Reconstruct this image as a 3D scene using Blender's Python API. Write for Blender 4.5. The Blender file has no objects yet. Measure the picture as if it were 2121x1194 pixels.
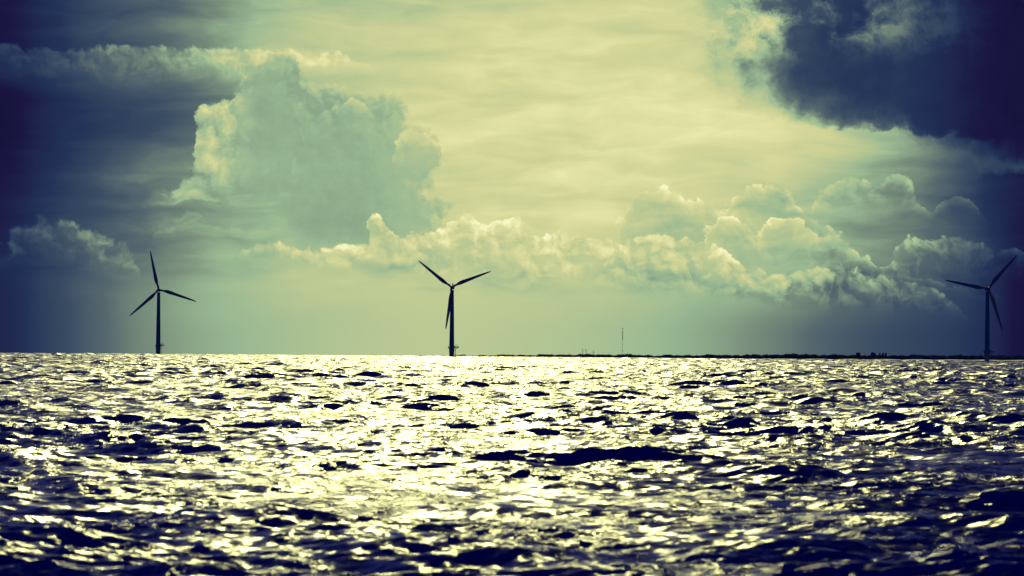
import bpy, bmesh, math, random, os
import numpy as np
from mathutils import Matrix, Vector, Euler

C = bpy.context.scene
R = math.radians

# ------------------------------------------------------------------ camera
F = 11783.0                       # pixels per radian of the 200 mm view (2121 px wide photograph)
PITCH, ROLL = 0.604, 0.45         # degrees
CAM_H = 7.5
RE2 = 2 * 6371000.0               # the sea curves away: it lies distance^2 / RE2 lower
cam_d = bpy.data.cameras.new('camera')
cam_d.lens = 200; cam_d.sensor_width = 36
cam_d.clip_start = 0.5; cam_d.clip_end = 200000
cam_d.dof.use_dof = True
cam_d.dof.focus_distance = 2500
cam_d.dof.aperture_fstop = 1.9
cam = bpy.data.objects.new('camera', cam_d); C.collection.objects.link(cam)
CM = Matrix.Translation((0, 0, CAM_H)) @ Matrix.Rotation(R(90 + PITCH), 4, 'X') @ Matrix.Rotation(R(ROLL), 4, 'Z')
cam.matrix_world = CM
C.camera = cam

def ray(px, py):
    """direction through a point of the photograph, used once to read off where a thing stands"""
    return (CM.to_3x3() @ Vector(((px - 1060.5) / F, -(py - 597) / F, -1))).normalized()

def stand(px, dist):
    """ground point at a distance from the camera, under photo column px"""
    d = ray(px, 740); return Vector((d.x / d.y * dist, dist, -dist * dist / RE2))

# ------------------------------------------------------------------ render settings
C.render.engine = 'CYCLES'
C.view_settings.view_transform = 'Standard'; C.view_settings.look = 'None'
C.view_settings.exposure = 0; C.view_settings.gamma = 1
cy = C.cycles
cy.sample_clamp_direct = 11
cy.sample_clamp_indirect = 2.0
cy.max_bounces = 5; cy.diffuse_bounces = 1; cy.glossy_bounces = 3; cy.transmission_bounces = 1; cy.volume_bounces = 0
cy.caustics_reflective = False; cy.caustics_refractive = False
cy.use_adaptive_sampling = False
cy.use_denoising = True; cy.denoiser = "OPENIMAGEDENOISE"; cy.denoising_input_passes = "RGB"
cy.pixel_filter_type = 'BLACKMAN_HARRIS'

# ------------------------------------------------------------------ sun
SUN_EL, SUN_AZ = 18, -1.4       # degrees: just above the frame, a little left of its middle
sd = bpy.data.lights.new('sun', 'SUN')
sd.energy = 5; sd.angle = R(0.5); sd.color = (1, 0.97, 0.37)
so = bpy.data.objects.new('sun', sd); C.collection.objects.link(so)
sdir = Vector((math.sin(R(SUN_AZ)) * math.cos(R(SUN_EL)), math.cos(R(SUN_AZ)) * math.cos(R(SUN_EL)), math.sin(R(SUN_EL))))
so.rotation_euler = sdir.to_track_quat('Z', 'Y').to_euler()
so.location = sdir * 500

# ------------------------------------------------------------------ sky (world): procedural cloud cover by direction
W = bpy.data.worlds.new('World'); C.world = W; W.use_nodes = True
W.cycles.sampling_method = 'NONE'
NT = W.node_tree; NT.nodes.clear()

class S:
    """a float socket with arithmetic"""
    __slots__ = ('s',)
    def __init__(self, s): self.s = s
    def __add__(a, b): return M_('ADD', a, b)
    __radd__ = __add__
    def __sub__(a, b): return M_('SUBTRACT', a, b)
    def __rsub__(a, b): return M_('SUBTRACT', b, a)
    def __mul__(a, b): return M_('MULTIPLY', a, b)
    __rmul__ = __mul__
    def __truediv__(a, b): return M_('DIVIDE', a, b)
def put(sock, v):
    if isinstance(v, S): NT.links.new(v.s, sock)
    else: sock.default_value = v
def M_(op, a, b=0.0, c=0.0, clamp=False):
    n = NT.nodes.new('ShaderNodeMath'); n.operation = op; n.use_clamp = clamp
    put(n.inputs[0], a); put(n.inputs[1], b); put(n.inputs[2], c)
    return S(n.outputs[0])
def sm(x, lo, hi):
    n = NT.nodes.new('ShaderNodeMapRange'); n.interpolation_type = 'SMOOTHSTEP'; n.clamp = True
    put(n.inputs[0], x); n.inputs[1].default_value = lo; n.inputs[2].default_value = hi
    n.inputs[3].default_value = 0; n.inputs[4].default_value = 1
    return S(n.outputs[0])
def lerp(a, b, t): return a + (b - a) * t
def vec(x, y, z=0.0):
    n = NT.nodes.new('ShaderNodeCombineXYZ'); put(n.inputs[0], x); put(n.inputs[1], y); put(n.inputs[2], z)
    return n.outputs[0]
def noise(x, y, size, detail=5, rough=0.55, seed=0.0, sx=1.0, sy=1.0, dist=0.0):
    """fractal noise, about 0..1, features `size` units across (stretched by sx, sy); returns value and two more channels"""
    n = NT.nodes.new('ShaderNodeTexNoise'); n.noise_dimensions = '3D'; n.normalize = True
    NT.links.new(vec(x * (1 / (size * sx)), y * (1 / (size * sy)), seed), n.inputs['Vector'])
    n.inputs['Scale'].default_value = 1; n.inputs['Detail'].default_value = detail
    n.inputs['Roughness'].default_value = rough; n.inputs['Distortion'].default_value = dist
    return n
def nf(*a, **k): return S(noise(*a, **k).outputs['Fac'])
def nrgb(*a, **k):
    n = noise(*a, **k); s = NT.nodes.new('ShaderNodeSeparateColor'); NT.links.new(n.outputs['Color'], s.inputs[0])
    return S(s.outputs[0]), S(s.outputs[1]), S(s.outputs[2])
def puff(x, y, size, seed=0.0, detail=2.0):
    """rounded lobes: high in the middle of each puff"""
    n = NT.nodes.new('ShaderNodeTexVoronoi'); n.voronoi_dimensions = '2D'; n.feature = 'SMOOTH_F1'; n.normalize = True
    NT.links.new(vec(x * (1 / size) + seed, y * (1 / size) + seed), n.inputs['Vector'])
    n.inputs['Scale'].default_value = 1; n.inputs['Detail'].default_value = detail; n.inputs['Roughness'].default_value = .55
    n.inputs['Lacunarity'].default_value = 2.2; n.inputs['Smoothness'].default_value = .25
    return 1.0 - M_('MULTIPLY', S(n.outputs['Distance']), 1.6)
def curve(x, pts, x0, x1, y0, y1):
    """y as a smooth function of x through given points"""
    n = NT.nodes.new('ShaderNodeFloatCurve')
    cv = n.mapping.curves[0]
    P = [((a - x0) / (x1 - x0), (b - y0) / (y1 - y0)) for a, b in pts]
    cv.points[0].location = P[0]; cv.points[1].location = P[-1]
    for p in P[1:-1]: cv.points.new(*p)
    for p in cv.points: p.handle_type = 'AUTO_CLAMPED'
    n.mapping.clip_min_x = 0; n.mapping.clip_max_x = 1; n.mapping.clip_min_y = 0; n.mapping.clip_max_y = 1
    n.mapping.use_clip = True; n.mapping.extend = 'HORIZONTAL'; n.mapping.update()
    u = M_('MULTIPLY', x - x0, 1.0 / (x1 - x0), clamp=True)
    put(n.inputs['Value'], u)
    return S(n.outputs[0]) * (y1 - y0) + y0

tc = NT.nodes.new('ShaderNodeTexCoord'); sx_ = NT.nodes.new('ShaderNodeSeparateXYZ')
NT.links.new(tc.outputs['Generated'], sx_.inputs[0])
DX, DY, DZ = (S(o) for o in sx_.outputs)
AZ = M_('ARCTAN2', DX, DY); EL = M_('ARCSINE', DZ)
# angular coordinates in 1/11783 rad, origin so that numbers read like the photograph's pixels (y grows downwards)
ax = AZ * F + 1060.5; ay = 719.6 - EL * F
x = ax + (737.5 - ay) * 0.0075
y = ay + (ax - 1060.5) * 0.0075

# --- broad brightness of the cloud cover, rows of control points over azimuth
X0, X1 = -300, 2421
def row(pts): return curve(x, pts, X0, X1, 0, 1)
rows = [
 (-60, [(-300,.03),(0,.09),(100,.19),(220,.28),(330,.36),(400,.43),(500,.55),(570,.61),(680,.63),(850,.68),(1050,.72),(1300,.75),(1500,.76),(1620,.66),(1800,.5),(2000,.3),(2121,.12),(2421,.03)]),
 (110, [(-300,.03),(0,.09),(100,.16),(220,.28),(330,.36),(450,.52),(560,.64),(680,.72),(850,.78),(1050,.80),(1300,.81),(1500,.80),(1620,.70),(1800,.5),(2000,.3),(2121,.12),(2421,.03)]),
 (260, [(-300,.03),(0,.08),(100,.18),(220,.28),(330,.37),(430,.46),(560,.58),(700,.72),(900,.81),(1050,.845),(1250,.88),(1500,.87),(1660,.82),(1800,.70),(1950,.44),(2080,.18),(2421,.03)]),
 (400, [(-300,.03),(0,.11),(100,.20),(220,.31),(330,.41),(450,.52),(560,.60),(700,.68),(900,.78),(1050,.82),(1250,.82),(1450,.76),(1600,.69),(1750,.57),(1900,.44),(2000,.29),(2100,.13),(2421,.02)]),
 (540, [(-300,.04),(0,.14),(100,.24),(220,.37),(330,.49),(450,.59),(560,.65),(700,.71),(900,.74),(1050,.75),(1250,.73),(1450,.68),(1600,.66),(1750,.54),(1900,.40),(2000,.28),(2060,.19),(2121,.10),(2421,.02)]),
 (700, [(-300,.04),(0,.14),(80,.22),(180,.34),(245,.42),(300,.48),(450,.575),(560,.62),(700,.67),(900,.70),(1050,.685),(1250,.64),(1450,.56),(1600,.46),(1750,.34),(1900,.26),(2000,.21),(2060,.15),(2121,.08),(2421,.02)]),
]
L = None; prev = None
for yy, pts in rows:
    r = row(pts)
    L = r if L is None else lerp(L, r, sm(y, prev, yy))
    prev = yy

# --- shared turbulence
wr, wg, wb = nrgb(x, y, 95, 7, .56, 3.1)
wx = x + (wr - .5) * 95; wy = y + (wg - .5) * 80
p1 = puff(wx, wy, 62, 0.0, 3.0)
p2 = puff(wx + 9, wy - 13, 62, 0.0, 3.0)         # the same lobes seen a little towards the sun
lit = M_('MAXIMUM', p1 - p2, -.11)                                     # > 0 on the side of a lobe that faces the sun
q1 = puff(x + (wr - .5) * 60, y + (wb - .5) * 60, 118, 5.3, 2.0)    # larger lobes, for the outlines
fine = nf(x, y, 40, 8, .6, 9.2)

# --- thin streaky cloud everywhere (cirrus and stratus bands)
st = nf(x + (wr - .5) * 60, y + (wg - .5) * 18, 70, 6, .52, 14.0, sx=2.7, sy=.62, dist=.5)
st2 = nf(x, y, 260, 5, .5, 21.0, sx=1.8, sy=.55, dist=.4)
amp = L * (1.0 - L * .45)
L = L + (st - .5) * amp * .62 * sm(y, 660, 480) + (st2 - .5) * amp * .50 * sm(y, 720, 560) 
L = L + (fine - .5) * amp * .10 * sm(y, 640, 420)
V = L                                             # brightness around a place, before the heaps

def heap(L, top, bot, body, rim, edge=26, soft=9, rimw=16, botsoft=60, dx=95, near_w=70, fade=None, texture=.16, lobes=34, body_abs=None, even=False, botn=90):
    """cumulus heap: lumpy upper outline top(x), vague base bot(x); body and rim are brightness offsets"""
    xx = x + (wr - .5) * dx + (q1 - .5) * dx * .55 + (fine - .5) * 40
    T = curve(xx, top, X0, X1, -300, 800)
    d = (y + (wg - .5) * edge * 2.4) - T + (p1 - .5) * lobes + (q1 - .5) * lobes * .8 + (fine - .5) * 24
    if even:                                       # keep the rim equally wide on steep flanks
        sl = (curve(xx + 16, top, X0, X1, -300, 800) - T) * (1 / 16)
        d = d / M_('SQRT', sl * sl + 1.0)
    m = sm(d, 0, soft)
    B = curve(x, bot, X0, X1, -300, 800) + (st2 - .5) * botn
    m = m * (1.0 - sm(y - B, -botsoft, botsoft * .4))
    if fade is not None: m = m * fade
    Lb = V + body if body_abs is None else body_abs
    glow = M_('POWER', 2.718, M_('MAXIMUM', d, 0.0) * (-1.0 / rimw))
    near = M_('POWER', 2.718, M_('MAXIMUM', d, 0.0) * (-1.0 / near_w))
    Lc = Lb + glow * rim * (.35 + p1 * 1.1) + lit * texture * (near * .93 + .07) * (V + .08) + near * (p1 - .45) * rim * .7 + (fine - .5) * .07 * (V + .05)
    return lerp(L, Lc, m)

# band along the upper left
L = heap(L, [(-300,70),(0,86),(150,98),(290,96),(420,98),(560,104),(700,112),(780,150),(900,260),(2421,260)],
            [(-300,170),(0,190),(300,178),(600,160),(760,150),(900,150),(2421,150)], .05, .14, edge=14, lobes=22, dx=50, rimw=34, botsoft=40, botn=40,
            fade=sm(x, 900, 620), texture=.6)
# dark base under that band
L = L - sm(y, 150, 215) * sm(y, 360, 230) * sm(x, 620, 300) * L * .16
# great cumulus, left of the middle
body = .58 - sm(y, 160, 460) * .01 + (st2 - .5) * .07 + (fine - .5) * .015 + sm(x, 700, 930) * .07 + sm(x, 540, 450) * (p1 - .33) * .42
L = heap(L, [(-300,700),(345,560),(380,420),(392,330),(400,262),(410,232),(440,216),(456,184),(472,188),(490,166),(514,150),(530,122),(580,110),(622,118),(636,166),(690,172),(740,182),(790,186),(840,196),(872,228),(886,262),(908,300),(918,345),(925,385),(945,425),(985,520),(1100,700),(2421,700)],
            [(-300,470),(300,470),(450,420),(560,450),(640,555),(760,565),(960,570),(2421,570)], 0, .20, edge=18, lobes=56, dx=135, rimw=13, botsoft=90, soft=20,
            body_abs=body, texture=.70, near_w=34, even=True, fade=1.0 - sm(y, 330, 470) * sm(x, 620, 420))
# inner shoulders of it, catching light on the right
L = heap(L, [(-300,700),(625,640),(648,250),(668,222),(700,212),(735,206),(762,216),(785,250),(820,640),(2421,700)],
            [(-300,262),(2421,262)], 0, .20, edge=12, lobes=30, dx=50, rimw=10, botsoft=40, body_abs=body + .02, texture=.5, near_w=26, fade=sm(x, 830, 760))
L = heap(L, [(-300,700),(795,640),(812,300),(830,274),(856,264),(884,276),(902,300),(915,340),(930,640),(2421,700)],
            [(-300,350),(2421,350)], 0, .18, edge=12, lobes=26, dx=36, rimw=11, botsoft=50, body_abs=body + .03, texture=.5, near_w=28)
# pale wisps low left of it
L = L + sm(nf(wx, wy, 110, 6, .55, 31.0, sx=2.0, sy=.6), .5, .72) * .15 * sm(y, 330, 390) * sm(y, 500, 440) * sm(x, 200, 380) * sm(x, 700, 520)
# cloud at the lower left
L = heap(L, [(-300,560),(-20,520),(30,480),(90,455),(150,462),(220,490),(270,520),(300,560),(360,700),(2421,700)],
            [(-300,560),(0,560),(100,540),(200,560),(290,575),(2421,575)], .04, .17, edge=30, lobes=40, dx=120, rimw=24, soft=26, botsoft=36, texture=1.1, near_w=60)
# small puff
L = heap(L, [(-300,700),(300,640),(325,475),(345,460),(368,472),(385,640),(2421,700)],
            [(-300,494),(2421,494)], .06, .10, edge=20, lobes=30, dx=50, rimw=20, soft=24, botsoft=26, texture=.4, botn=10)
# cumuli of the middle right, far row then near row
L = heap(L, [(-300,700),(1230,640),(1285,430),(1310,402),(1345,392),(1385,396),(1415,412),(1438,432),(1460,416),(1480,416),(1498,440),(1515,412),(1550,402),(1580,388),(1605,368),(1628,378),(1648,430),(1680,450),(1710,470),(1750,500),(1800,560),(1900,700),(2421,700)],
            [(-300,560),(1200,500),(1500,540),(1800,560),(2421,560)], -.06, .25, edge=12, lobes=42, dx=40, rimw=9, botsoft=50, texture=.4, near_w=34, soft=6, even=True)
L = heap(L, [(-300,700),(1620,640),(1680,420),(1700,396),(1730,385),(1760,366),(1800,362),(1832,372),(1852,362),(1880,372),(1896,395),(1915,430),(1960,410),(2000,420),(2060,470),(2200,600),(2421,700)],
            [(-300,450),(1700,450),(1900,450),(2421,450)], -.02, .18, edge=14, lobes=42, dx=44, rimw=12, botsoft=50, texture=.5, near_w=34, soft=7, even=True)
L = heap(L, [(-300,700),(1400,640),(1470,478),(1500,452),(1535,448),(1565,470),(1585,488),(1600,462),(1640,456),(1675,470),(1700,490),(1730,486),(1760,505),(1790,540),(1850,560),(1900,570),(2000,600),(2421,700)],
            [(-300,560),(1400,560),(1600,600),(2421,620)], -.06, .30, edge=12, lobes=44, dx=44, rimw=10, botsoft=60, texture=.5, near_w=34, soft=6, even=True)
L = heap(L, [(-300,700),(1800,640),(1850,530),(1880,505),(1920,492),(1980,482),(2030,492),(2090,520),(2200,560),(2421,700)],
            [(-300,600),(2421,600)], .0, .16, edge=18, lobes=44, dx=60, rimw=16, botsoft=60, texture=.9)
# low band of broken cumulus across the lower middle
L = heap(L, [(-300,700),(470,560),(500,506),(540,508),(580,498),(640,515),(690,512),(715,498),(745,488),(764,450),(780,436),(798,452),(812,480),(860,474),(905,486),(948,470),(965,436),(985,452),(1015,458),(1060,448),(1090,462),(1130,490),(1200,478),(1260,492),(1330,482),(1400,490),(1470,512),(1540,536),(1620,552),(1700,548),(1800,566),(1900,586),(1960,612),(2050,700),(2421,700)],
            [(-300,545),(500,540),(700,548),(900,570),(1100,588),(1300,600),(1500,628),(1700,650),(1900,650),(2421,650)], -.035, .19, edge=18, lobes=36, dx=60, rimw=30, botsoft=30, texture=.75, near_w=100)
# grey underside of that band
L = L - sm(nf(wx, wy, 130, 5, .5, 41.0, sx=1.8, sy=.5), .45, .7) * .13 * sm(y, 510, 560) * sm(y, 625, 585) * sm(x, 650, 900) * sm(x, 2000, 1700)

# great dark cloud, upper right
Tl = curve(y + (wg - .5) * 120, [(-400,1460),(0,1485),(90,1465),(170,1495),(235,1590),(268,1700),(284,1850),(310,1905),(336,1990),(360,2130),(395,2400),(700,2421)], -400, 700, 1400, 2421)
dd = x + (wr - .5) * 190 - Tl + (fine - .5) * 90 + (q1 - .5) * 50
md = sm(dd, -55, 120)
darkL = .44 - sm(dd, 0, 280) * .23 - sm(x, 1840, 2100) * .13
wis = sm(nf(wx, wy, 120, 8, .64, 57.3), .42, .68)
darkL = darkL + wis * .40 * sm(y, 150, 50) * sm(x, 2110, 1700) + sm(dd, 200, 30) * wis * .20 + (fine - .5) * .05
L = lerp(L, darkL, md)
# towards the zenith and away from the sun the cover is dark
L = L * (1.0 - sm(y, -1500, -3500) * .85)

ramp = NT.nodes.new('ShaderNodeValToRGB'); cr = ramp.color_ramp
def lin(c): return tuple((v / 255 / 12.92) if v / 255 <= .04045 else ((v / 255 + .055) / 1.055) ** 2.4 for v in c) + (1,)
stops = [(0,(5,2,38)),(.1,(26,23,67)),(.2,(35,51,87)),(.3,(59,77,99)),(.4,(87,105,110)),(.5,(122,143,124)),(.6,(154,184,146)),(.7,(186,200,147)),(.8,(211,213,152)),(.9,(229,228,168)),(1,(246,246,196))]
cr.elements[0].position = 0; cr.elements[0].color = lin(stops[0][1]); cr.elements[1].position = 1; cr.elements[1].color = lin(stops[-1][1])
for p, c in stops[1:-1]: e = cr.elements.new(p); e.color = lin(c)
put(ramp.inputs[0], M_('ADD', L, 0.0, clamp=True))

sky = NT.nodes.new('ShaderNodeTexSky'); sky.sky_type = 'NISHITA'; sky.sun_disc = False
sky.sun_elevation = R(SUN_EL); sky.sun_rotation = R(SUN_AZ)
backtint = NT.nodes.new('ShaderNodeValToRGB'); backtint.color_ramp.elements[0].color = (.013, .018, .105, 1); backtint.color_ramp.elements[1].color = (.001, .0016, .010, 1)
put(backtint.inputs[0], sm(DY, -.5, .3))
tint = NT.nodes.new('ShaderNodeMix'); tint.data_type = 'RGBA'; tint.blend_type = 'MULTIPLY'; tint.inputs[0].default_value = 1
NT.links.new(sky.outputs[0], tint.inputs[6]); NT.links.new(backtint.outputs[0], tint.inputs[7])
mixc = NT.nodes.new('ShaderNodeMix'); mixc.data_type = 'RGBA'
put(mixc.inputs[0], M_('MAXIMUM', sm(y, 5, -200), sm(DY, .93, .80)))
NT.links.new(ramp.outputs[0], mixc.inputs[6]); NT.links.new(tint.outputs[2], mixc.inputs[7])
bg = NT.nodes.new('ShaderNodeBackground'); NT.links.new(mixc.outputs[2], bg.inputs[0]); bg.inputs[1].default_value = 1
wo = NT.nodes.new('ShaderNodeOutputWorld'); NT.links.new(bg.outputs[0], wo.inputs[0])

# ---- helpers
random.seed(4); rng = np.random.default_rng(11)
def mat(name, base, rough=.6, metal=0.0, var=.25, scale=1.0, spec=.5):
    """painted or weathered surface: principled with a procedural tone variation"""
    m = bpy.data.materials.new(name); m.use_nodes = True; nt = m.node_tree; b = nt.nodes['Principled BSDF']
    t = nt.nodes.new('ShaderNodeTexCoord'); n = nt.nodes.new('ShaderNodeTexNoise'); n.inputs['Scale'].default_value = scale; n.inputs['Detail'].default_value = 5
    nt.links.new(t.outputs['Object'], n.inputs['Vector'])
    r = nt.nodes.new('ShaderNodeValToRGB')
    r.color_ramp.elements[0].position = .3; r.color_ramp.elements[1].position = .7
    r.color_ramp.elements[0].color = tuple(c * (1 - var) for c in base) + (1,)
    r.color_ramp.elements[1].color = tuple(min(1, c * (1 + var)) for c in base) + (1,)
    nt.links.new(n.outputs['Fac'], r.inputs[0]); nt.links.new(r.outputs[0], b.inputs['Base Color'])
    b.inputs['Roughness'].default_value = rough; b.inputs['Metallic'].default_value = metal
    b.inputs['Specular IOR Level'].default_value = spec
    return m
def link_mesh(name, me, m, parent=None):
    o = bpy.data.objects.new(name, me); C.collection.objects.link(o)
    me.materials.append(m)
    if parent: o.parent = parent
    return o
def obj(name, bm, m, parent=None, smooth=None):
    me = bpy.data.meshes.new(name)
    if smooth is not None:
        bmesh.ops.recalc_face_normals(bm, faces=bm.faces)
    bm.to_mesh(me); bm.free()
    o = link_mesh(name, me, m, parent)
    if smooth:
        me.polygons.foreach_set('use_smooth', [True] * len(me.polygons))
        try: me.set_sharp_from_angle(angle=R(40))
        except Exception: pass
    return o
def tag(o, label=None, cat=None, group=None, kind=None):
    for k, v in (('label', label), ('category', cat), ('group', group), ('kind', kind)):
        if v: o[k] = v
    return o
def rings(bm, pts, seg=24, cap=True):
    """surface through rings: pts = list of (centre Vector, axis1 Vector, axis2 Vector)"""
    R_ = []
    for c, a, b in pts:
        R_.append([bm.verts.new(c + a * math.cos(t) + b * math.sin(t)) for t in (2 * math.pi * k / seg for k in range(seg))])
    for i in range(len(R_) - 1):
        for k in range(seg):
            bm.faces.new((R_[i][k], R_[i][(k + 1) % seg], R_[i + 1][(k + 1) % seg], R_[i + 1][k]))
    if cap:
        bm.faces.new(R_[0][::-1]); bm.faces.new(R_[-1])
def lathe(bm, prof, at=Vector((0, 0, 0)), seg=32):
    X, Y = Vector((1, 0, 0)), Vector((0, 1, 0))
    rings(bm, [(at + Vector((0, 0, z)), X * r, Y * r) for r, z in prof], seg)
def tube(bm, a, b, r, seg=8):
    a, b = Vector(a), Vector(b); d = (b - a).normalized()
    u = d.orthogonal().normalized(); v = d.cross(u)
    rings(bm, [(a, u * r, v * r), (b, u * r, v * r)], seg)
def box(bm, c, s, bevel=0.0):
    r = bmesh.ops.create_cube(bm, size=1.0, matrix=Matrix.Translation(c) @ Matrix.Diagonal((*s, 1)))
    if bevel:
        vs = set(r['verts']); es = [e for e in bm.edges if e.verts[0] in vs and e.verts[1] in vs]
        bmesh.ops.bevel(bm, geom=es, offset=bevel, segments=3, affect='EDGES', profile=.5)

# ------------------------------------------------------------------ sea
def sea_mesh():
    # polar grid about a point on the water: finer ahead, where the waves are looked at closely
    front = np.linspace(-R(7.2), R(7.2), 620)
    rest = np.geomspace(R(7.2), math.pi, 60)[1:]
    th = np.concatenate([-rest[::-1], front, rest])     # -pi .. pi
    def span(a, b, da, db):                              # radii from a to b, steps growing from da to db
        out = [a]
        while out[-1] < b: out.append(out[-1] + da + (db - da) * (out[-1] - a) / (b - a))
        return out[:-1]
    rr = np.array([2, 5, 9] + span(14, 140, 1.4, .4) + span(140, 560, .18, .42) + span(560, 2200, .42, 1.3) + span(2200, 8000, 1.3, 7)
                  + span(8000, 13000, 7, 60) + list(np.geomspace(13000, 60000, 40)))
    T, Rr = np.meshgrid(th, rr)
    X = np.sin(T) * Rr; Y = np.cos(T) * Rr
    dr = np.gradient(rr)
    Z = np.zeros_like(X); DXs = np.zeros_like(X); DYs = np.zeros_like(X)
    g = np.random.default_rng(SEED)
    # directional sea: short steep wind chop on longer waves, running roughly towards the camera
    lam = np.sort(np.exp(g.uniform(math.log(.50), math.log(26), 170)))
    wind = R(-106)
    for L_ in lam:
        k = 2 * math.pi / L_
        spread = 1.3 if L_ < 2 else (1.0 if L_ < 6 else .6)
        th_ = wind + g.normal() * spread
        kx, ky = k * math.cos(th_), k * math.sin(th_)
        slope = SLOPE * float(np.interp(L_, [.5, 1.5, 5, 9, 14, 26], [1.45, 1.35, 1.1, .95, 1.15, .9])) * g.rayleigh(.8)
        a_ = slope / k; ph = g.uniform(0, 2 * math.pi)
        # leave out the waves the grid cannot carry at a distance
        w = np.clip((2.3 - k * dr) / .8, 0, 1); ok = np.nonzero(w > 0)[0]
        if len(ok) == 0: continue
        sl = slice(ok[0], ok[-1] + 1); ww = w[sl, None]
        p = (kx * X[sl] + ky * Y[sl] + ph)
        c, s = np.cos(p), np.sin(p)
        if L_ > 4: ww = ww * (1 + .25 * np.clip((rr[sl, None] - 250) / 1200, 0, 1))     # the sea is rougher out there
        Z[sl] += ww * a_ * c
        DXs[sl] -= ww * a_ * .8 * (kx / k) * s; DYs[sl] -= ww * a_ * .8 * (ky / k) * s
    # gusts: patches of livelier and calmer water
    gust = 1 + .42 * np.sin(X / 23 + 1.3 * np.sin(Y / 61)) * np.sin(Y / 47 + 2 + np.sin(X / 17))
    gust = gust * (NEAR + (1 - NEAR) * np.clip((Rr - 170) / 370, 0, 1)) * (1 - .18 * np.clip((Rr - 400) / 400, 0, 1))
    Z *= gust
    Z -= Rr ** 2 / RE2
    X = X + DXs * gust; Y = Y + DYs * gust
    nr, nt = Z.shape
    co = np.stack([X, Y, Z], -1).reshape(-1, 3)
    idx = np.arange(nr * nt).reshape(nr, nt)
    f = np.stack([idx[:-1, :-1], idx[:-1, 1:], idx[1:, 1:], idx[1:, :-1]], -1).reshape(-1, 4)[:, ::-1]
    me = bpy.data.meshes.new('sea')
    me.vertices.add(len(co)); me.vertices.foreach_set('co', co.astype(np.float32).ravel())
    me.loops.add(f.size); me.loops.foreach_set('vertex_index', f.astype(np.int32).ravel())
    me.polygons.add(len(f)); me.polygons.foreach_set('loop_start', np.arange(0, f.size, 4, dtype=np.int32))
    me.polygons.foreach_set('use_smooth', np.ones(len(f), dtype=bool))
    me.update(calc_edges=True)
    return me
SLOPE = .0215; SEED = 61; SHADE_DECK = (285, 3.4); NEAR = .9; CALM = 1.25; PATCH = (8.0, 40.0); BIAS = (-.05, .10); PAWS = (.2, 1.3)
SEA_ROUGH = .095; RIPPLES = ((7.0, 2, .6, .4, 5.0), (.60, 4, .8, 3.1, 3.0), (.14, 3, .8, 1.7, 7.0))

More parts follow.
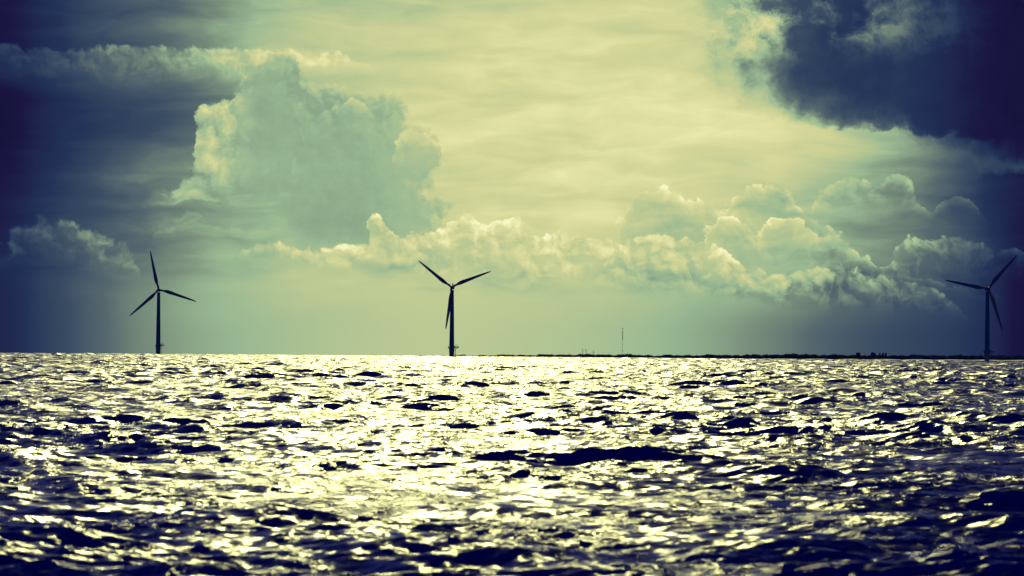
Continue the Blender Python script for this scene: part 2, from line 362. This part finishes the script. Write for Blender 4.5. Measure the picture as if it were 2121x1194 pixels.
def sea_material():
    """dark water; ripples too small for the mesh tilt the surface by a fractal field of slopes"""
    m = bpy.data.materials.new('sea_water'); m.use_nodes = True; nt = m.node_tree
    b = nt.nodes['Principled BSDF']
    b.inputs['Base Color'].default_value = (.0006, .009, .17, 1)
    b.inputs['Roughness'].default_value = SEA_ROUGH; b.inputs['IOR'].default_value = 1.26
    g = nt.nodes.new('ShaderNodeNewGeometry'); cur = g.outputs['Normal']
    # cat's paws: patches ruffled by the wind between slicker water, the slicks more common close in
    mg = nt.nodes.new('ShaderNodeMapping'); mg.inputs['Scale'].default_value = (1 / PATCH[0], 1 / PATCH[1], .1); mg.inputs['Rotation'].default_value = (0, 0, .22)
    nt.links.new(g.outputs['Position'], mg.inputs[0])
    gm = nt.nodes.new('ShaderNodeTexNoise'); gm.inputs['Scale'].default_value = 1; gm.inputs['Detail'].default_value = 4; gm.inputs['Roughness'].default_value = .6
    nt.links.new(mg.outputs[0], gm.inputs['Vector'])
    sp_ = nt.nodes.new('ShaderNodeSeparateXYZ'); nt.links.new(g.outputs['Position'], sp_.inputs[0])
    def rng_(x, a0, a1, b0, b1):
        n = nt.nodes.new('ShaderNodeMapRange'); nt.links.new(x, n.inputs[0])
        for i, v in enumerate((a0, a1, b0, b1)): n.inputs[i + 1].default_value = v
        return n.outputs[0]
    bias = rng_(sp_.outputs[1], 180, 660, BIAS[0], BIAS[1])
    ab = nt.nodes.new('ShaderNodeMath'); ab.operation = 'ADD'; nt.links.new(gm.outputs['Fac'], ab.inputs[0]); nt.links.new(bias, ab.inputs[1])
    paws = rng_(ab.outputs[0], .42, .58, PAWS[0], PAWS[1])
    gr = nt.nodes.new('ShaderNodeMath'); gr.operation = 'MULTIPLY'; nt.links.new(paws, gr.inputs[0])
    nt.links.new(rng_(sp_.outputs[1], 180, 600, CALM, 1.0), gr.inputs[1])
    for size, det, ro, amp, seed in RIPPLES:
        mp = nt.nodes.new('ShaderNodeMapping'); mp.inputs['Scale'].default_value = (1 / (size * 1.5), 1 / size, 1 / size)
        mp.inputs['Rotation'].default_value = (0, 0, .28); mp.inputs['Location'].default_value = (seed, seed * 2, 0)
        nt.links.new(g.outputs['Position'], mp.inputs[0])
        n = nt.nodes.new('ShaderNodeTexNoise'); n.inputs['Scale'].default_value = 1; n.inputs['Detail'].default_value = det; n.inputs['Roughness'].default_value = ro
        nt.links.new(mp.outputs[0], n.inputs['Vector'])
        sub = nt.nodes.new('ShaderNodeVectorMath'); sub.operation = 'SUBTRACT'; sub.inputs[1].default_value = (.5, .5, .5)
        nt.links.new(n.outputs['Color'], sub.inputs[0])
        mul = nt.nodes.new('ShaderNodeVectorMath'); mul.operation = 'MULTIPLY'; mul.inputs[1].default_value = (amp * .5, amp, 0)
        nt.links.new(sub.outputs[0], mul.inputs[0])
        sc = nt.nodes.new('ShaderNodeVectorMath'); sc.operation = 'SCALE'; nt.links.new(mul.outputs[0], sc.inputs[0]); nt.links.new(gr.outputs[0], sc.inputs['Scale'])
        ad = nt.nodes.new('ShaderNodeVectorMath'); ad.operation = 'ADD'
        nt.links.new(cur, ad.inputs[0]); nt.links.new(sc.outputs[0], ad.inputs[1]); cur = ad.outputs[0]
    no = nt.nodes.new('ShaderNodeVectorMath'); no.operation = 'NORMALIZE'; nt.links.new(cur, no.inputs[0])
    nt.links.new(no.outputs[0], b.inputs['Normal'])
    return m
sea = link_mesh('sea', sea_mesh(), sea_material())
tag(sea, kind='structure')

# ------------------------------------------------------------------ unseen cloud deck, added for its shade
# an unseen layer of cloud 3 km up, over and behind the viewpoint, added to dim the near water with its soft shadow edge
def shade_deck(y0, slope):
    alt = 3000.0; k = alt / math.tan(R(SUN_EL)); sh = Vector((math.sin(R(SUN_AZ)) * k, math.cos(R(SUN_AZ)) * k, 0))
    bm = bmesh.new(); g = np.random.default_rng(3)
    n = 240; us = np.linspace(-5200, 5200, n); vs = np.concatenate([[0], np.geomspace(15, 9500, 60)])
    d = Vector((1, slope, 0)).normalized(); back = Vector((d.y, -d.x, 0))
    if back.y > 0: back = -back
    lo, hi = [], []
    for u in us:
        e = 14 * math.sin(u / 190) + 9 * math.sin(u / 61 + 1) 
        rl, rh = [], []
        for v in vs:
            p = Vector((0, y0, 0)) + d * u + back * (v + e * math.exp(-v / 300)) + sh
            t = 1 - math.exp(-v / 260)
            b = 60 * math.sin(p.x / 310 + 1.7 * math.sin(p.y / 420)) * math.sin(p.y / 270) + 25 * math.sin(p.x / 97) * math.sin(p.y / 83 + p.x / 150)
            rl.append(bm.verts.new((p.x, p.y, alt - 3 - t * (40 + b * .5))))
            rh.append(bm.verts.new((p.x, p.y, alt + 3 + t * (330 + b * 1.5))))
        lo.append(rl); hi.append(rh)
    m = len(vs)
    for i in range(n - 1):
        for j in range(m - 1):
            bm.faces.new((lo[i][j], lo[i][j + 1], lo[i + 1][j + 1], lo[i + 1][j]))
            bm.faces.new((hi[i][j], hi[i + 1][j], hi[i + 1][j + 1], hi[i][j + 1]))
        bm.faces.new((lo[i][0], lo[i + 1][0], hi[i + 1][0], hi[i][0]))
        bm.faces.new((lo[i][-1], hi[i][-1], hi[i + 1][-1], lo[i + 1][-1]))
    for i in (0, n - 1):
        for j in range(m - 1): bm.faces.new((lo[i][j], lo[i][j + 1], hi[i][j + 1], hi[i][j]))
    return bm
tag(obj('shade_cloud', shade_deck(SHADE_DECK[0], SHADE_DECK[1]), mat('cloud', (.35, .36, .40), .95, var=.2, scale=.004, spec=0), None, True), kind='structure')

# ------------------------------------------------------------------ wind turbines at sea
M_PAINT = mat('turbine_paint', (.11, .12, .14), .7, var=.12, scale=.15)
M_STEEL = mat('galvanised_steel', (.16, .17, .20), .55, var=.25, scale=2)
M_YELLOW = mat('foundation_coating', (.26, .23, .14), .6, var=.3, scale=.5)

def blade_mesh():
    """40 m blade along +Z, root at z = 0; rotor plane is XZ, wind along Y"""
    bm = bmesh.new()
    st = [(0, .95, 1.0, 0), (.02, .95, 1.0, 0), (.05, 1.0, .85, 0), (.10, 1.55, .50, 18), (.16, 2.45, .34, 14), (.22, 2.95, .27, 11), (.30, 2.85, .23, 8),
          (.42, 2.40, .20, 5.5), (.55, 2.15, .18, 3.5), (.68, 1.85, .17, 2), (.80, 1.50, .16, 1), (.90, 1.15, .15, 0), (.96, .85, .15, 0), (.99, .45, .16, 0), (1.0, .10, .2, 0)]
    seg = 24; prev = []
    for f, chord, thick, tw in st:
        z = f * 40
        ring = []
        for k in range(seg):
            t = 2 * math.pi * k / seg
            if thick > .8:
                xx, yy = math.cos(t) * chord * 1.1, math.sin(t) * chord
            else:
                u = (1 - math.cos(t)) / 2                       # 0 leading, 1 trailing
                yt = 5 * thick * chord * (.2969 * math.sqrt(max(u, 0)) - .126 * u - .3516 * u * u + .2843 * u ** 3 - .1036 * u ** 4)
                xx = (.32 - u) * chord * 1.28
                yy = yt * (1 if t < math.pi else -1)
            ca, sa = math.cos(R(tw + 2)), math.sin(R(tw + 2))
            ring.append(bm.verts.new((xx * ca - yy * sa, xx * sa + yy * ca - f * f * 1.2, z)))
        prev.append(ring)
    for i in range(len(prev) - 1):
        for k in range(seg):
            bm.faces.new((prev[i][k], prev[i][(k + 1) % seg], prev[i + 1][(k + 1) % seg], prev[i + 1][k]))
    bm.faces.new(prev[0][::-1]); bm.faces.new(prev[-1])
    return bm

HUB = 68.0
def make_turbine():
    root = bpy.data.objects.new('wind_turbine', None); C.collection.objects.link(root)
    # foundation pile with transition piece
    bm = bmesh.new(); lathe(bm, [(2.35, -3), (2.35, 4.2), (2.5, 4.6), (2.55, 8.8), (2.62, 9.0), (2.62, 9.35), (2.4, 9.5)], seg=40)
    obj('foundation', bm, M_YELLOW, root, True)
    # tower, slightly tapered, with flanges
    bm = bmesh.new(); lathe(bm, [(2.42, 9.5), (2.48, 9.75), (2.38, 9.9), (2.22, 22), (2.25, 22.1), (2.21, 22.3), (2.02, 38), (2.05, 38.1), (2.0, 38.3), (1.62, 64.1), (1.72, 64.5), (1.72, 65.1)], seg=40)
    obj('tower', bm, M_PAINT, root, True)
    bm = bmesh.new(); box(bm, (0, -2.42, 11.1), (.95, .16, 2.1), .04)
    obj('door', bm, M_STEEL, root, True)
    # service platform: short on one side, long on the other
    bm = bmesh.new()
    box(bm, (1.65, 0, 9.55), (9.9, 6.8, .50), .03)
    for yy in (-2.6, 0, 2.6):
        tube(bm, (6.2, yy, 9.4), (2.4, yy * .5, 7.6), .11)
        tube(bm, (-3.1, yy, 9.4), (-2.35, yy * .5, 8.4), .11)
    for xx in (-2.6, 0, 3, 5.6): box(bm, (xx, 0, 9.39), (.2, 6.4, .2))
    plat = obj('platform', bm, M_STEEL, root)
    bm = bmesh.new()
    per = [(-3.2, -3.3), (6.5, -3.3), (6.5, 3.3), (-3.2, 3.3)]
    for i in range(4):
        a, b_ = Vector(per[i]), Vector(per[(i + 1) % 4]); n_ = max(3, int((b_ - a).length / 1.35))
        for j in range(n_):
            p = a.lerp(b_, j / n_); tube(bm, (p.x, p.y, 9.77), (p.x, p.y, 11.0), .07, 6)
        for hz in (10.2, 10.6, 11.0): tube(bm, (a.x, a.y, hz), (b_.x, b_.y, hz), .065, 6)
    obj('railing', bm, M_STEEL, plat)
    bm = bmesh.new()
    tube(bm, (3.9, -1.6, 9.77), (3.9, -1.6, 12.0), .13); tube(bm, (2.7, -1.6, 12.0), (5.9, -1.6, 12.35), .10)
    tube(bm, (3.9, -1.6, 10.8), (5.0, -1.6, 12.2), .06); tube(bm, (5.8, -1.6, 12.3), (5.8, -1.6, 11.6), .03); box(bm, (3.3, -1.6, 12.15), (.7, .5, .4), .05)
    obj('davit_crane', bm, M_STEEL, plat)
    bm = bmesh.new(); box(bm, (3.0, 1.4, 10.4), (1.3, 1.0, 1.25), .05)
    obj('equipment_cabinet', bm, M_STEEL, plat)
    # boat landing: two fender tubes with ladder
    bm = bmesh.new()
    for yy in (-.75, .75):
        tube(bm, (3.75, yy, -2), (3.75, yy, 3.6), .30, 12); tube(bm, (3.75, yy, 3.6), (3.55, yy, 9.4), .16, 10)
        for zz in (1.2, 3.4, 6.4): tube(bm, (2.3, yy, zz), (3.7, yy, zz), .12)
    for k in range(32): tube(bm, (3.6, -.3, -1 + k * .33), (3.6, .3, -1 + k * .33), .025, 6)
    for yy in (-.3, .3): tube(bm, (3.6, yy, -1.5), (3.6, yy, 9.5), .04, 6)
    obj('boat_landing', bm, M_STEEL, root)
    # nacelle: its rear towards the camera (-Y), rotor on the far side (+Y)
    bm = bmesh.new()
    pr = [(-6.4, 1.15, 1.30, 66.3), (-6.1, 1.45, 1.65, 66.2), (-4.5, 1.68, 1.85, 66.1), (-1, 1.75, 1.95, 66.1), (2.2, 1.70, 1.9, 66.2), (3.2, 1.45, 1.6, 66.4)]
    sg = 28; Rg = []
    for yv, hw, hh, cz in pr:
        r_ = []
        for k in range(sg):
            t = 2 * math.pi * k / sg; c_, s_ = math.cos(t), math.sin(t)
            ex = .42
            r_.append(bm.verts.new((math.copysign(abs(c_) ** ex, c_) * hw * (1 - .12 * max(0, s_)), yv, cz + math.copysign(abs(s_) ** ex, s_) * hh)))
        Rg.append(r_)
    for i in range(len(Rg) - 1):
        for k in range(sg): bm.faces.new((Rg[i][k], Rg[i + 1][k], Rg[i + 1][(k + 1) % sg], Rg[i][(k + 1) % sg]))
    bm.faces.new(Rg[0]); bm.faces.new(Rg[-1][::-1])
    nac = obj('nacelle', bm, M_PAINT, root, True); nac.location.z = 1.5
    bm = bmesh.new(); box(bm, (0, -4.9, 68.75), (1.15, .5, 1.9), .1)
    obj('cooler', bm, M_PAINT, nac, True)
    bm = bmesh.new(); tube(bm, (0, -5.2, 69.5), (0, -5.2, 70.9), .07); tube(bm, (-.5, -5.2, 70.6), (.5, -5.2, 70.6), .05); tube(bm, (-.5, -5.2, 70.6), (-.5, -5.2, 71.0), .07); tube(bm, (.5, -5.2, 70.6), (.5, -5.2, 71.0), .07)
    obj('wind_sensor', bm, M_STEEL, nac)
    # rotor
    bm = bmesh.new()
    X, Z = Vector((1, 0, 0)), Vector((0, 0, 1))
    rings(bm, [(Vector((0, y_, HUB)), X * r_, Z * r_) for y_, r_ in ((3.25, 1.45), (3.6, 1.6), (4.6, 1.62), (5.4, 1.45), (6.2, 1.0), (6.7, .5), (6.85, .12))], 28)
    obj('hub', bm, M_PAINT, root, True)
    bl = []
    for k in range(3):
        bl.append(obj('blade', blade_mesh(), M_PAINT, root, True))
    return root, bl
def pose(blades, angle, cone=0.0):
    """angle of the first blade from the horizontal, degrees, as seen from the nacelle side"""
    for k, b in enumerate(blades):
        a = R(90 - (angle + 120 * k))                       # rotation about Y from straight up
        b.rotation_euler = (0, a, 0); b.location = (math.sin(a) * 1.1, 4.6, HUB + math.cos(a) * 1.1)
T0, B0 = make_turbine()
def copy_tree(o, parent=None):
    c = o.copy(); C.collection.objects.link(c); c.parent = parent
    for ch in list(o.children): copy_tree(ch, c)
    return c
sp = [  # column of the tower foot, distance, first blade angle, yaw, label
 (327.5, 6150, 102.5, 0, 'dark turbine with one blade almost straight up, standing where no coast shows'),
 (935.5, 5700, 22, 7, 'middle wind turbine, two blades in a wide V and the third hanging along the tower'),
 (2044.5, 5480, 49, -9, 'wind turbine in front of dark sky and wooded shore, one blade nearly level')]
src = [T0, copy_tree(T0), copy_tree(T0)]
for o, (px, dist, ang, yaw, lab) in zip(src, sp):
    p = stand(px, dist); o.location = p; o.scale = (1.04, 1.04, 1.04)
    o.rotation_euler = (0, 0, R(yaw) - math.atan2(p.x, p.y))
    pose([c for c in o.children if c.name.startswith('blade')], ang)
    tag(o, lab, 'wind turbine', 'offshore wind turbines')

# ------------------------------------------------------------------ far shore
def shore_dist(px):      # metres to the waterline of the coast under a photo column
    return float(np.interp(px, [-400, 820, 1000, 1200, 1350, 1480, 1600, 1800, 2121, 2700], [30000, 24000, 20000, 15500, 14500, 15000, 13000, 12000, 10800, 10000]))
M_LAND = mat('shore_earth', (.05, .05, .045), .9, var=.4, scale=.02)
M_LEAF = mat('foliage_haze_blue', (.09, .13, .18), .9, var=.45, scale=.05, spec=0)  # blue haze of the distance is put into the leaf colour
M_BARK = mat('bark', (.05, .045, .04), .9)
bm = bmesh.new(); prevv = None
for px in np.arange(780, 2650, 12):
    d = shore_dist(px) ; a, b_, c_, e_ = stand(px, d), stand(px, d + 25), stand(px, d + 420), stand(px, d + 3000)
    vs = [bm.verts.new(a + Vector((0, 0, -.5))), bm.verts.new(b_ + Vector((0, 0, .9 + .4 * math.sin(px * .09)))), bm.verts.new(c_ + Vector((0, 0, 2.5))), bm.verts.new(e_ + Vector((0, 0, 4)))]
    if prevv:
        for k in range(3): bm.faces.new((prevv[k], vs[k], vs[k + 1], prevv[k + 1]))
    prevv = vs
tag(obj('coast_terrain', bm, M_LAND, None, True), kind='structure')

def tree_top(px):        # height in metres that the wood reaches above the water, from its outline
    h = np.interp(px, [820, 935, 1060, 1150, 1290, 1360, 1420, 1480, 1540, 1600, 1640, 1700, 1742, 1752, 1765, 1782, 1790, 1800, 1830, 1850, 1880, 1950, 2050, 2121, 2700],
                      [-4.5, -1.8, .4, 2.0, 3.6, 1.8, 3.0, 4.2, 4.8, 6.4, 7.6, 7.2, 6.8, 6.0, 6.4, 7, 6.3, 6.5, 6.2, 6.6, 7.8, 7.4, 7.6, 7.6, 8])
    D = shore_dist(px); return (h + 3.0) * D / F + CAM_H - .00153 * D + D * D / RE2
def clump(bm_v, bm_f, c, rx, rz, n, g, leaf):
    """leaf clumps spread through a crown volume"""
    for _ in range(n):
        u = g.normal(size=3); u /= np.linalg.norm(u); r = g.uniform(.35, 1.0) ** .5
        p = np.array([c[0] + u[0] * rx * r, c[1] + u[1] * rx * r, c[2] + u[2] * rz * r])
        a = g.normal(size=3); a /= np.linalg.norm(a); b = np.cross(a, g.normal(size=3)); b /= np.linalg.norm(b)
        s = leaf * g.uniform(.6, 1.3); i = len(bm_v)
        bm_v.extend([p - a * s - b * s * .5, p + a * s - b * s * .6, p + a * s * .8 + b * s * .7, p - a * s * .7 + b * s * .6]); bm_f.append((i, i + 1, i + 2, i + 3))
g = np.random.default_rng(8)
V_, F_ = [], []
px = 830.0
while px < 2300:
    D = shore_dist(px); top = tree_top(px)
    step = 3.2 * 11500 / D
    for row_ in range(2):
        top_ = top + 1.6 * D / 12000 * (math.sin(px * .11) * math.sin(px * .037 + 1) + .5 * math.sin(px * .31))
        h = top_ * g.uniform(.84, 1.05) if row_ else top_ * g.uniform(.7, .97)
        p = stand(px + g.uniform(-2, 2), D + 60 + row_ * 60 + g.uniform(0, 50))
        w = g.uniform(3.2, 6.0) * D / 12000
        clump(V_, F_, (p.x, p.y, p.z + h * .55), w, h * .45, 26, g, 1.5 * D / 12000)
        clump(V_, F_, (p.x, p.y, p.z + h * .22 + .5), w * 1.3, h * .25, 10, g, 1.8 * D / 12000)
    px += step * .55
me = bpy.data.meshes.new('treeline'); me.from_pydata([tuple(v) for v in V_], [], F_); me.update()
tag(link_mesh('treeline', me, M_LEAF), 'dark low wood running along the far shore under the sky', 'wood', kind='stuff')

def tree(px, base_d, height, width, label, seed):
    g = np.random.default_rng(seed)
    root = bpy.data.objects.new('tree', None); C.collection.objects.link(root)
    p = stand(px, base_d); root.location = (p.x, p.y, p.z + 2.2)
    bm = bmesh.new()
    rings(bm, [(Vector((0, 0, z)), Vector((r, 0, 0)), Vector((0, r, 0))) for r, z in ((.55, -1.5), (.42, 1.5), (.34, height * .5), (.12, height * .8))], 10)
    for k in range(7):
        t = 2.4 * k; z0 = height * (.35 + .06 * k)
        tube(bm, (0, 0, z0), (math.cos(t) * width * .33, math.sin(t) * width * .33, z0 + height * .2), .14, 6)
    obj('trunk', bm, M_BARK, root, True)
    v, f = [], []
    for k in range(16):
        t, r = g.uniform(0, 6.28), g.uniform(0, .62) ** .8
        zc = height * g.uniform(.48, .86) ; rr = width * .5
        sc = math.sqrt(max(.15, 1 - ((zc / height - .62) / .42) ** 2))
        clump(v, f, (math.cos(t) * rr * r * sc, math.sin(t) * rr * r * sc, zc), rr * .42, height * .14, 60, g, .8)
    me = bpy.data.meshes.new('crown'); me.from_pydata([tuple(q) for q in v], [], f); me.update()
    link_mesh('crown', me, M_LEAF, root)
    tag(root, label, 'tree', 'taller trees standing out of the shore wood')
tree(1778, 12150, 13.3, 13.5, 'broad flat-topped tree standing out of the wood, leftmost of the taller shore trees', 1)
tree(1808, 12150, 14.3, 12.5, 'widest and tallest rounded tree rising above the shore wood', 2)
tree(1822.3, 12150, 13.2, 3.8, 'narrow tree just right of the tallest rounded shore tree', 3)
tree(1828.5, 12150, 13.5, 5.4, 'slim tree in the middle of three narrow ones above the wood', 4)
tree(1834.8, 12150, 13.0, 3.6, 'narrow tree, rightmost of those standing out of the shore wood', 5)

# lattice mast
def mast():
    D = 14800; p = stand(1289.3, D)
    root = bpy.data.objects.new('radio_mast', None); C.collection.objects.link(root); root.location = (p.x, p.y, p.z + 2.5)
    H = 57.0 * D / F + 2; w = .62
    c3 = [(w * math.cos(t), w * math.sin(t)) for t in (0.3, 0.3 + 2.094, 0.3 + 4.189)]
    bm = bmesh.new()
    for x_, y_ in c3: tube(bm, (x_, y_, -1), (x_, y_, H), .10, 6)
    z = 0; k = 0
    while z < H - 1.4:
        for i in range(3):
            a, b_ = c3[i], c3[(i + 1) % 3]
            tube(bm, (*a, z), (*b_, z + 1.3), .045, 4); tube(bm, (*a, z), (*b_, z), .045, 4)
        z += 1.3
    obj('lattice', bm, M_STEEL, root)
    bm = bmesh.new(); lathe(bm, [(.75, H * .62), (.8, H * .63), (.8, H * .93), (.75, H * .94)], seg=12)
    obj('antenna_array', bm, M_STEEL, root)
    bm = bmesh.new(); lathe(bm, [(.9, H), (1.2, H + .2), (1.2, H + 2.2), (.5, H + 2.6), (.12, H + 4)], seg=12)
    obj('top_antenna', bm, M_STEEL, root)
    bm = bmesh.new(); lathe(bm, [(1.2, H * .22), (1.2, H * .245)], seg=12)
    obj('drum_antenna', bm, M_STEEL, root)
    tag(root, 'tall thin lattice mast rising from the far wooded shore', 'radio mast')
mast()

# small turbines on land
def small_turbine(px, toph, rotor, ang, label):
    D = 15900; p = stand(px, D)
    root = bpy.data.objects.new('onshore_turbine', None); C.collection.objects.link(root); root.location = (p.x, p.y, p.z + 2.5)
    k = D / F; H = toph * k + 5
    bm = bmesh.new(); lathe(bm, [(.75, -1), (.62, H * .5), (.45, H)], seg=14); obj('tower', bm, M_PAINT, root, True)
    bm = bmesh.new(); box(bm, (0, .2, H + .5), (1.2, 3.4, 1.3), .2); obj('nacelle', bm, M_PAINT, root, True)
    for j in range(3):
        bm = blade_mesh(); s = rotor * k / 40
        bmesh.ops.scale(bm, vec=(s * 1.6, s * 1.6, s), verts=bm.verts)
        b_ = obj('blade', bm, M_PAINT, root, True); a = R(90 - ang - 120 * j)
        b_.rotation_euler = (0, a, 0); b_.location = (math.sin(a) * .3, -1.9, H + .5 + math.cos(a) * .3)
    tag(root, label, 'wind turbine', 'tiny wind turbines on the far shore')
small_turbine(1206.8, 11.5, 4.6, 20, 'tiny faint onshore turbine, leftmost of the three on the far shore')
small_turbine(1213.8, 11.0, 4.6, 0, 'tiny onshore turbine in the middle of the three on the far shore')
small_turbine(1229.3, 8.0, 3.6, 75, 'tiny low onshore turbine, the one of three nearest the tall mast')
